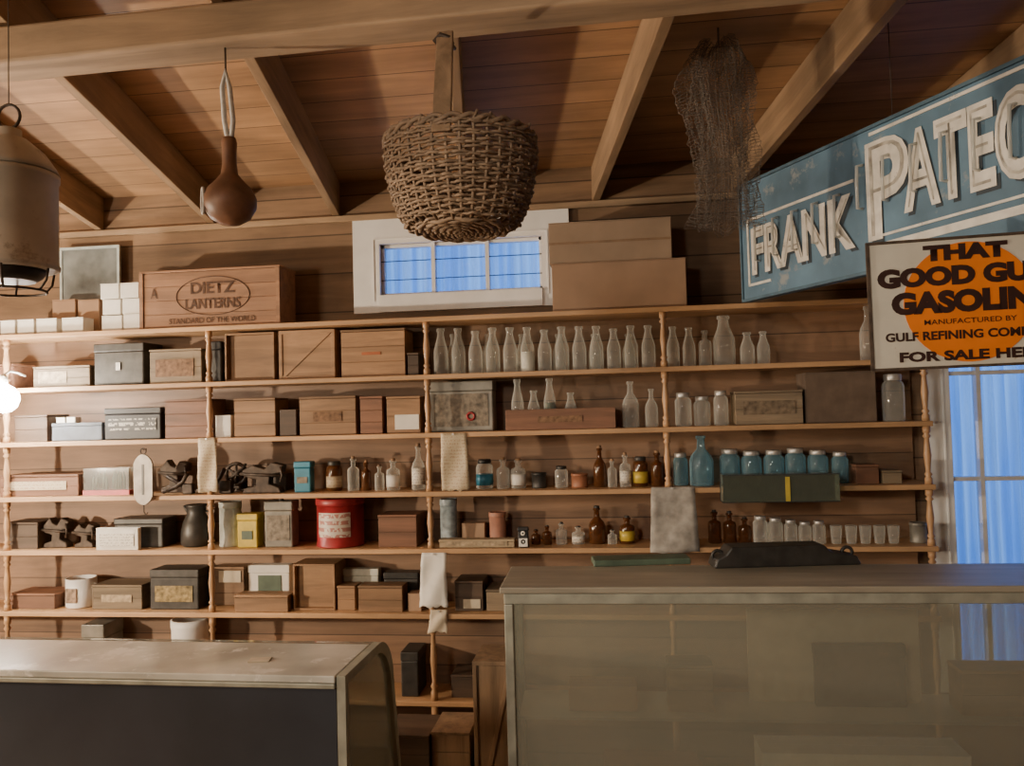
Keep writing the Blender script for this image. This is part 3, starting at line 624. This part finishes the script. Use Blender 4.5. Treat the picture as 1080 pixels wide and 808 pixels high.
sheet(683,738,514,582,-.013,"cloth_pouch","worn grey cloth hanging from shelf edge",CLOTH,"cloth",3)
sheet(443,474,583,640,-.013,"cloth_rag","white cloth hanging from the shelf edge",PAPERW,"cloth",4)
sheet(453,474,643,667,-.013,"paper_tag","brown paper tag hanging below the cloth",PAPER,"tag",5)
a=onY(151,474,-.035); b_=onY(151,538,-.035); h=a.z-b_.z
e=thing("hanging_scale","flat grey metal spring scale hanging on shelf","scale",(a.x,-.035,b_.z))
w=.055; poly=[(max(-w*.95,min(w*.95,w*math.sin(t)*1.25)), h*.5+(h*.42)*math.cos(t)) for t in [i*math.pi*2/28 for i in range(28)]]
part(e,"plate",MB().prism(poly,-.005,.005),paint("scale_plate",(.36,.32,.27),.5,.3,.4),bevel=.002); part(e,"ring",MB().ring((0,0,h*.97),.015,.003,'y',16),IRON); part(e,"hook",MB().tube([(0,0,h*.08),(0,0,-.01),(.012,0,-.025),(.022,0,-.012)],.003,6),IRON)
part(e,"slot",MB().box(-.006,.006,-.0065,-.005,h*.25,h*.75),DARK)
part(e,"nail",MB().tube([(0,-.006,h),(0,.028,h)],.003,6),IRON)
# ---------------- bare bulb lamp
p=onY(3,418,-.16)
e=thing("wall_lamp","bright round bulb lamp clamped to the shelf post","lamp",p)
part(e,"bulb",MB().lathe([(0,-.085),(.035,-.078),(.062,-.055),(.076,-.015),(.070,.018),(.046,.045),(.020,.060)],28),emis("bulb_glow",(1,.93,.84),160))
part(e,"socket",MB().lathe([(.020,.060),(.022,.065),(.022,.098),(.010,.11)],16),PAPERW)
part(e,"arm",MB().tube([(0,0,.105),(0,.05,.13),(0,.10,.125),(0,.155,.11)],.006,8),PAPERW)
def point(name,loc,e_,col,r):
    lt=bpy.data.lights.new(name,'POINT'); lt.energy=e_; lt.color=col; lt.shadow_soft_size=r
    lo=bpy.data.objects.new(name,lt); COL.objects.link(lo); lo.location=loc
point("bulb_light",p+Vector((.0,-.13,0)),26,(1,.88,.70),.05)
point("store_lamp_light",(-.95,-2.1,1.45),430,(1,.82,.60),.05)
# ---------------- hanging basket (from a nail in the face of the beam)
bx=onY(488,232,-1.3).x; pc=onY(488,242,beamY(bx)-.10); dep=(pc-C).dot(F); sc=dep/2.6
e=thing("wicker_basket","round brown wicker basket hanging from the beam","basket",pc)
H_=.275*sc
RP=[(0,.150),(.05,.178),(.12,.193),(.3,.213),(.5,.228),(.75,.240),(.9,.243),(1,.240)]
def rb(t):
    for (a,b),(c,d) in zip(RP,RP[1:]):
        if t<=c: return (b+(d-b)*(t-a)/(c-a))*sc
    return RP[-1][1]*sc
mb=MB(); NS=36; rows=31
for j in range(rows):
    t=(j+.5)/rows; z=t*H_; r0=rb(t); pts=[]
    n=NS*4
    for i in range(n):
        a=2*math.pi*i/n; off=.0055*sc*math.cos(a*NS/2+math.pi*j)
        rr=r0+off+random.uniform(-.0022,.0022); pts.append((rr*math.cos(a),rr*math.sin(a),z+.004*math.sin(3*a+j*1.7)+random.uniform(-.0015,.0015)))
    mb.tube(pts,[.0050*sc*random.uniform(.75,1.15) for _ in pts],5,True)
part(e,"weave",mb,WICK)
mb=MB()
for k in range(NS):
    a=2*math.pi*k/NS; mb.tube([(rb(t)*math.cos(a),rb(t)*math.sin(a),t*H_) for t in [0,.1,.25,.5,.75,1]]+[((rb(1)+.004)*math.cos(a+.05),(rb(1)+.004)*math.sin(a+.05),H_+random.uniform(.005,.025))],.005*sc,6)
part(e,"stake",mb,WICK)
mb=MB()
for q in range(2):
    mb.tube([((rb(1)+.004*math.cos(a*14+q*math.pi))*math.cos(a),(rb(1)+.004*math.cos(a*14+q*math.pi))*math.sin(a),H_+.004+.008*math.sin(a*14+q*math.pi)) for a in [2*math.pi*i/120 for i in range(120)]],.008*sc,6,True)
part(e,"rim",mb,WICK)
mb=MB()
for k in range(12):
    r=(.008+k*.0128)*sc; mb.tube([((r)*math.cos(a),(r)*math.sin(a),.004*math.cos(a*10+math.pi*k)-.010*(1-k/12)) for a in [2*math.pi*i/60 for i in range(60)]],.0078*sc,6,True)
part(e,"bottom",mb,WICK)
ht=onY(471,36,pc.y)-pc; hb=onY(481,127,pc.y)-pc; yb=-rb(1)-.014
zt_=ht.z
part(e,"handle",MB().quadbox([(hb.x-.026*sc,yb,H_*.85),(hb.x+.032*sc,yb,H_*.85),(hb.x+.032*sc,yb+.014,H_*.85),(hb.x-.026*sc,yb+.014,H_*.85),(ht.x-.028*sc,-.02,zt_),(ht.x+.026*sc,-.02,zt_),(ht.x+.026*sc,-.006,zt_),(ht.x-.028*sc,-.006,zt_)]),W_HAND,bevel=.003)
part(e,"hook",MB().tube([(ht.x-.03,-.022,zt_-.03),(ht.x-.01,-.030,zt_-.015),(ht.x+.012,-.030,zt_-.025),(ht.x+.02,-.02,zt_-.04)],.007,6).tube([(ht.x,-.03,zt_-.02),(ht.x,.11,zt_+.01)],.006,6),IRON)
# ---------------- gourd dipper under the beam
gx=onY(240,200,-1.3).x; Yg=beamY(gx)+.03; pc=onY(243,238,Yg); S=((pc-C).dot(F))/2.5; pt=onY(238,84,Yg)
e=thing("gourd_dipper","dark brown gourd bottle hanging by white strap","gourd",pc)
part(e,"body",MB().lathe([(a_*S,b_*S) for a_,b_ in [(0,0),(.03,.004),(.06,.022),(.079,.055),(.080,.085),(.066,.115),(.042,.14),(.026,.16),(.022,.19),(.021,.225),(.024,.26),(.020,.275),(0,.28)]],28),GOURD)
L_=Vector((pt.x-pc.x,0,zbeam-pc.z))
part(e,"strap",MB().tube([(0,0,.25*S),(-.014*S,0,.33*S),(L_.x*.9-.012,0,L_.z-.12),(L_.x,0,L_.z-.07),(L_.x+.012,0,L_.z-.12),(.014*S,0,.33*S),(.005,0,.25*S)],.008*S,7),ROPE)
part(e,"hook",MB().tube([(L_.x,0,L_.z-.075),(L_.x,0,L_.z+.012)],.003,6),IRON)
part(e,"opening_rim",MB().tube([(S*(-.068+.010*math.cos(t_)),S*(-.040-.012*math.cos(t_)),S*(.072+.040*math.sin(t_))) for t_ in [i*math.pi/9 for i in range(18)]],.0045*S,6,True),ROPE)
# ---------------- hanging metal lantern
dep=2.1; pc=D(10,285,dep)
e=thing("metal_lantern","large pale grey metal barn lantern hanging by ring","lantern",pc)
part(e,"body",MB().lathe([(.112,0),(.118,.004),(.118,.012),(.114,.016),(.114,.235),(.118,.24),(.118,.252),(.112,.256)],32),GALV)
part(e,"cone_top",MB().lathe([(.118,.256),(.112,.27),(.085,.31),(.045,.345),(.03,.35),(.03,.37),(.018,.375),(0,.375)],32),GALV)
part(e,"ring",MB().ring((0,0,.405),.032,.004,'y',20),IRON)
mb=MB().ring((0,0,-.055),.085,.0035,'z',28)
for k in range(6):
    a=k*math.pi/3; mb.tube([(.11*math.cos(a),.11*math.sin(a),.0),(.105*math.cos(a),.105*math.sin(a),-.03),(.085*math.cos(a),.085*math.sin(a),-.055)],.003,6)
part(e,"wire_guard",mb,IRON); part(e,"bottom_plate",MB().lathe([(.06,-.03),(.075,-.02),(.09,.0)],24),DARK)
part(e,"hanger",MB().tube([(0,0,.435),(0,0,zr(pc.y)+RAFH-pc.z-.0)],.0015,6),IRON)
# ---------------- hanging net
dep=2.9; pt=D(765,42,dep); pb=D(765,240,dep); h=(pt-pb).length
e=thing("fishing_net","bundled dusty brown netting hanging from the ceiling","net",(pb.x,pb.y,pb.z))
for q in range(2):
    mb=MB(); n,mz=44,60; rn=random.Random(q)
    for j in range(mz+1):
        v=j/mz; r=(.05+.075*min(1,(1-v)*5)**.6)*(.88+.12*math.sin(v*5+3))*(1-.35*q)
        for i in range(n):
            a=2*math.pi*i/n; rr=r*(1+.20*math.sin(5*a+v*7+q)+.14*math.sin(9*a-v*9))+rn.uniform(-.006,.006); mb.v.append((rr*math.cos(a)+.010*math.sin(v*6),rr*math.sin(a)*.6,v*h+.018*math.sin(3*a+v*4)+rn.uniform(-.004,.004)))
    for j in range(mz):
        for i in range(n): i2=(i+1)%n; mb.f.append((j*n+i,j*n+i2,(j+1)*n+i2,(j+1)*n+i)); mb.sm.append(False)
    o=part(e,"mesh_layer",mb,NET); wm=o.modifiers.new("w",'WIREFRAME'); wm.thickness=.0015
part(e,"cord",MB().tube([(0,0,h-.02),(0,0,zr(pb.y)+RAFH-pb.z)],.004,6),NET)
# ---------------- big blue sign
dl=3.54; p0=D(785,316,dl); p1=D(785,197,dl); SH=p1.z-p0.z
v=-ray(240,470); v.z=0; v.normalize()
if v.x<0: v=-v
ux=v; uy=Vector((0,0,1)).cross(ux)
m=Matrix((ux,uy,Vector((0,0,1)))).transposed().to_4x4(); m.translation=p0
e=thing("shop_sign","long worn blue enamel sign with white lettering","sign",mat4=m)
def sx(px,py=250):
    d=ray(px,py); n=uy; t=(p0-C).dot(n)/d.dot(n); return (C+d*t-p0).dot(ux)
SL=2.15
part(e,"panel",MB().box(0,SL,0,.03,0,SH),BLUEP,bevel=.003)
part(e,"edge_trim",MB().box(-.01,SL+.01,-.006,.034,-.012,0).box(-.01,SL+.01,-.006,.034,SH,SH+.012).box(-.01,0,-.006,.034,0,SH).box(SL,SL+.01,-.006,.034,0,SH),paint("blue_trim",(.07,.13,.18),.6))
def letters(body,a,b,z0,z1):
    text(e,body,a+.014,b+.014,z0-.012,z1-.012,-.002,NAVY,.02,"letter_shadow")
    text(e,body,a,b,z0,z1,-.005,SIGNW,.04,"lettering")
    text(e,body,a+.018,b-.018,z0+.016,z1-.016,-.0065,paint("letter_grey_inset",(.46,.43,.37),.6,0,.7,16),-.032,"lettering_inset")
s1,s2=sx(793),sx(903); letters("FRANK",s1,s2,SH*.19,SH*.60)
s3=sx(917); s4=sx(1100)
letters("P",s3,sx(963),SH*.20,SH*.90); letters("ATEC",sx(956),s4,SH*.32,SH*.87)
TUB=glass("neon_tube_glass",(.9,.92,.9),(.75,.74,.70),.4,.95,.15)
for i in range(11):
    xx=s1+(s4-s1)*(i+.5)/11; zz=SH*(.30 if i<5 else .45)
    part(e,"neon_tube",MB().tube([(xx-.004,-.006,zz),(xx-.004,-.028,zz),(xx-.002,-.03,zz+.08),(xx+.002,-.03,zz+.15),(xx+.004,-.006,zz+.155)],.0055,8),TUB)
bl=.011
mb=MB().box(s1-.03,s2+.0,-.004,0,SH*.67,SH*.67+bl).box(s1-.03,s1-.03+bl,-.004,0,SH*.10,SH*.67).box(s1-.03,s1+.12,-.004,0,SH*.10,SH*.10+bl)
mb.box(s3,SL-.03,-.004,0,SH*.12,SH*.12+bl*2.4).box(s3+.02,SL-.03,-.004,0,SH*.215,SH*.215+bl*.8).box(s3+.02,SL-.03,-.004,0,SH*.95,SH*.95+bl)
part(e,"border_line",mb,SIGNW)
SM=m.copy()
def hang(par,m,x,z):
    w=m@Vector((x,0,z)); part(par,"hanger",MB().tube([(x,.015,z),(x,.015,zr(w.y)+RAFH-m.translation.z)],.0015,6),IRON)
hang(e,m,.85,SH); hang(e,m,SL-.3,SH)
# ---------------- gasoline sign
dep=2.28; pc=D(1022,318,dep); Wg=.525; Hg=.365
ang=.20
xg=(R2*math.cos(ang)-F*math.sin(ang)); xg=(xg-U2*(-.045)*1).normalized()
zg=(U2-xg*U2.dot(xg)).normalized(); 
yg=zg.cross(xg)
m=Matrix((xg,yg,zg)).transposed().to_4x4(); m.translation=pc-zg*Hg/2
e=thing("enamel_sign","cream enamel sign with orange disc and dark lettering","sign",mat4=m)
part(e,"plate",MB().box(-Wg/2,Wg/2,0,.006,0,Hg),SIGNC,bevel=.003)
part(e,"rim",MB().box(-Wg/2-.004,Wg/2+.004,-.004,.008,-.004,.004).box(-Wg/2-.004,Wg/2+.004,-.004,.008,Hg-.004,Hg+.004).box(-Wg/2-.004,-Wg/2+.004,-.004,.008,0,Hg).box(Wg/2-.004,Wg/2+.004,-.004,.008,0,Hg),RUST)
n=48; part(e,"disc",MB().prism([(.172*math.cos(2*math.pi*i/n),Hg*.50+.170*math.sin(2*math.pi*i/n)) for i in range(n)],-.0015,.0),ORNG)
for s,x0,x1,z0,z1,mt,bd in (("THAT",-.115,.105,.83,.955,LETB,.065),("GOOD GULF",-.24,.24,.635,.79,LETB,.065),("GASOLINE",-.205,.215,.42,.60,LETB,.065),("MANUFACTURED BY",-.12,.12,.335,.375,LETB,.01),("GULF REFINING COMPANY",-.225,.225,.215,.285,LETB,.035),("FOR SALE HERE",-.19,.19,.05,.13,LETB,.045)):
    text(e,s,x0,x1,Hg*z0,Hg*z1,-.0025,mt,bd)
tgt=SM@Vector((sx(1090),.012,-.022)); q=m.inverted()@tgt
part(e,"hanger",MB().tube([(.2,.003,Hg),tuple(q)],.0025,6),IRON)
# ---------------- right display case
zt=1.20
fl=onZ(531,619,zt); frr=onZ(1080,617,zt); bk=onZ(524,598,zt)
ux=(frr-fl); ux.z=0; ux.normalize(); uy=Vector((0,0,1)).cross(ux)
wd=(bk-fl).dot(uy); Lc=(frr-fl).length+.65
m=Matrix((ux,uy,Vector((0,0,1)))).transposed().to_4x4(); m.translation=(fl.x,fl.y,0)
wd=max(wd,.3)
e=thing("display_case","long glass display case with grey-green frame","display case",mat4=m)
part(e,"top_board",MB().box(-.012,Lc,-.012,wd+.012,zt-.02,zt),CASET,bevel=.004)
part(e,"top_frame",MB().box(0,Lc,0,.03,zt-.055,zt-.021).box(0,Lc,wd-.03,wd,zt-.055,zt-.021).box(0,.03,.03,wd-.03,zt-.055,zt-.021).box(Lc-.03,Lc,.03,wd-.03,zt-.055,zt-.021),CASEF,bevel=.003)
for x in (0,Lc-.028):
    for y in (0,wd-.028): part(e,"corner_post",MB().box(x,x+.028,y,y+.028,.45,zt-.056),CASEF,bevel=.003)
part(e,"base",MB().box(0,Lc,0,wd,0,.449),CASED,bevel=.005)
part(e,"front_glass",MB().box(.028,Lc-.028,.008,.012,.45,zt-.056),G_DUST); part(e,"side_glass",MB().box(.008,.012,.028,wd-.028,.45,zt-.056),G_DUST)
part(e,"rear_glass",MB().box(.028,Lc-.028,wd-.012,wd-.008,.45,zt-.056),G_END)
part(e,"inner_shelf",MB().box(.03,Lc-.03,.05,wd-.03,.77,.778),G_CLEAR)
def incase(x,zb,w,h,name,label,mat,style,cat,d=.1,y=.1,lab=None):
    q=m@Vector((x,y,zb)); ee=thing(name,label,cat,q,math.atan2(ux.y,ux.x)); crate_geo(ee,w,d,h,mat,style)
    if lab: part(ee,"label",MB().box(-w*.42,w*.42,-.005,-.0035,h*.12,h*.88),lab)
q=m@Vector((1.05,.21,.779)); solo("reflection_board",MB().box(-.27,.27,0,.008,0,.30),PAPER,"pale board imitating a reflection in the case glass","board",q,math.atan2(ux.y,ux.x))  # pale sheet added to imitate the reflection in the case glass
incase(1.12,.779,.28,.20,"framed_print","dark framed print inside the display case",DARK,'tin',"picture",.03,.16,IRON)
incase(.30,.779,.22,.08,"cardboard_box","brown carton inside the display case",CARD,'card',"box",.1)
incase(.58,.779,.14,.15,"wooden_box","grey wooden box inside the display case",W_BOXG,'wood',"box",.1)
incase(1.55,.779,.30,.14,"wooden_box","orange wooden box inside the display case",W_BOX,'wood',"box",.1)
incase(.45,.4505,.3,.16,"wooden_box","brown wooden box low inside the case",W_BOXR,'wood',"box",.12)
incase(1.10,.4505,.62,.215,"white_carton","long white carton low inside the case",PAPERW,'card',"box",.14,.08)
a=onZ(612,594,zt); q=onZ(740,594,zt)
pm=(a+q)/2; solo("ledger_book",MB().box(-.17,.17,-.05,.05,0,.022),GREENP,"flat green ledger book on the display case","book",(pm.x,pm.y+.0,zt+.0005),.13,bevel=.004)
a=onZ(747,594,zt); q=onZ(905,594,zt); pm=(a+q)/2; w=(q-a).length
e=thing("cast_iron_tray","low dark metal tray with curled ends","tray",(pm.x,pm.y-.02,zt+.0005),.13)
part(e,"base",MB().prism([(-w*.5,.0),(w*.5,0),(w*.47,.03),(w*.3,.045),(w*.25,.07),(-w*.38,.07),(-w*.42,.045),(-w*.48,.03)],-.05,.05),DARK,bevel=.006)
part(e,"scroll_end",MB().ring((w*.44,0,.035),.018,.006,'y',16),DARK); part(e,"scroll_end",MB().ring((-w*.45,0,.035),.018,.006,'y',16),DARK)
# ---------------- left display case
zt=1.05
fl=onZ(0,706,zt); frr=onZ(364,713,zt); bl_=onZ(0,670,zt)
ux=(frr-fl); ux.z=0; ux.normalize(); uy=Vector((0,0,1)).cross(ux)
wd=(bl_-fl).dot(uy); Lx=(frr-fl).length
m=Matrix((ux,uy,Vector((0,0,1)))).transposed().to_4x4(); m.translation=Vector((frr.x,frr.y,0))
e=thing("display_case","old curved-glass display case with dark panelled back","display case",mat4=m)
L2=-(Lx+1.0); zb=.40
def prof(ins):
    pts=[(ins,zb)]; pts.append((ins,zt-ins)); r=.15
    y1=wd+.11-ins; cx,cz=y1-r,zt-ins-r
    for i in range(9):
        a=math.pi/2-i*(math.pi/2)/8; pts.append((cx+r*math.cos(a),cz+r*math.sin(a)))
    pts.append((y1+.10,zb)); return pts
def sweep(pts,x0,x1):
    mb=MB(); n=len(pts)
    for x in (x0,x1): mb.v+=[(x,y,z) for y,z in pts]
    mb.f.append(tuple(range(n))); mb.f.append(tuple(n+i for i in reversed(range(n)))); mb.sm+=[False,False]
    for i in range(n): j=(i+1)%n; mb.f.append((j,i,n+i,n+j)); mb.sm.append(False)
    return mb
def strip(po,pi,x0,x1):
    mb=MB(); n=len(po)
    for x in (x0,x1):
        mb.v+=[(x,y,z) for y,z in po]; mb.v+=[(x,y,z) for y,z in pi]
    for i in range(n-1):
        mb.f.append((i,i+1,n+i+1,n+i)); mb.f.append((2*n+i,3*n+i,3*n+i+1,2*n+i+1)); mb.f.append((i,2*n+i,2*n+i+1,i+1)); mb.f.append((n+i,n+i+1,3*n+i+1,3*n+i)); mb.sm+=[False]*4
    return mb
po,pi_=prof(0),prof(.026)
part(e,"end_frame",strip(po,pi_,-.024,0),CASEF); part(e,"end_frame",strip(po,pi_,L2,L2+.024),CASEF)
part(e,"end_glass",sweep(prof(.010),-.016,-.012),G_END)
part(e,"curved_glass",strip(po[2:],prof(.006)[2:],L2+.028,-.028),G_END)
part(e,"top_board",MB().box(L2+.028,-.028,-.004,wd-.045,zt-.02,zt),CASEP,bevel=.003)
part(e,"top_rail",MB().box(L2+.028,-.028,-.006,.02,zt-.035,zt-.021),CASEF,bevel=.003)
part(e,"rear_panel",MB().box(L2+.028,-.028,.004,.014,zb+.0,zt-.036),SLATE)
part(e,"base",MB().box(L2,0,0,wd+.18,0,zb-.001),CASED,bevel=.005)
q=m@Vector((-.30,.12,zt)); solo("paper_slip",MB().box(-.03,.03,-.02,.02,0,.003),PAPER,"small folded paper slip on the case top","paper",(q.x,q.y,zt+.0005),.2)
# ---------------- lights & world
def area(name,loc,tgt,sx_,sy_,e_,col):
    l=bpy.data.lights.new(name,'AREA'); l.shape='RECTANGLE'; l.size=sx_; l.size_y=sy_; l.energy=e_; l.color=col
    o=bpy.data.objects.new(name,l); COL.objects.link(o); o.location=loc; o.rotation_euler=(Vector(tgt)-Vector(loc)).to_track_quat('-Z','Y').to_euler()
def spot(name,loc,tgt,e_,col,size,blend=1.0,r=.25):
    l=bpy.data.lights.new(name,'SPOT'); l.energy=e_; l.color=col; l.spot_size=size; l.spot_blend=blend; l.shadow_soft_size=r
    o=bpy.data.objects.new(name,l); COL.objects.link(o); o.location=loc; o.rotation_euler=(Vector(tgt)-Vector(loc)).to_track_quat('-Z','Y').to_euler()
area("room_fill_light",(-.6,-4.9,2.1),(2.6,0,1.4),.8,.6,72,(1,.82,.60))  # added fill light, unseen, softens the front of the room
spot("case_fill_spot",(1.6,-5.2,2.75),(4.1,-.4,1.25),260,(1,.90,.76),math.radians(52))  # unseen spot added to brighten the right case and tall window frame
w=bpy.data.worlds.new("world"); SC.world=w; w.use_nodes=True; N=w.node_tree.nodes; L=w.node_tree.links; bg=N["Background"]
tc=N.new("ShaderNodeTexCoord"); sp=N.new("ShaderNodeSeparateXYZ"); L.new(tc.outputs["Generated"],sp.inputs[0])
r=N.new("ShaderNodeValToRGB"); r.color_ramp.elements[0].position=.40; r.color_ramp.elements[1].position=.52
mr=N.new("ShaderNodeMapRange"); mr.inputs[1].default_value=-1; mr.inputs[2].default_value=1; L.new(sp.outputs[2],mr.inputs[0]); L.new(mr.outputs[0],r.inputs[0])
r.color_ramp.elements[0].color=(.05,.12,.28,1); r.color_ramp.elements[1].color=(.16,.42,1.0,1); L.new(r.outputs[0],bg.inputs[0]); bg.inputs[1].default_value=2.4
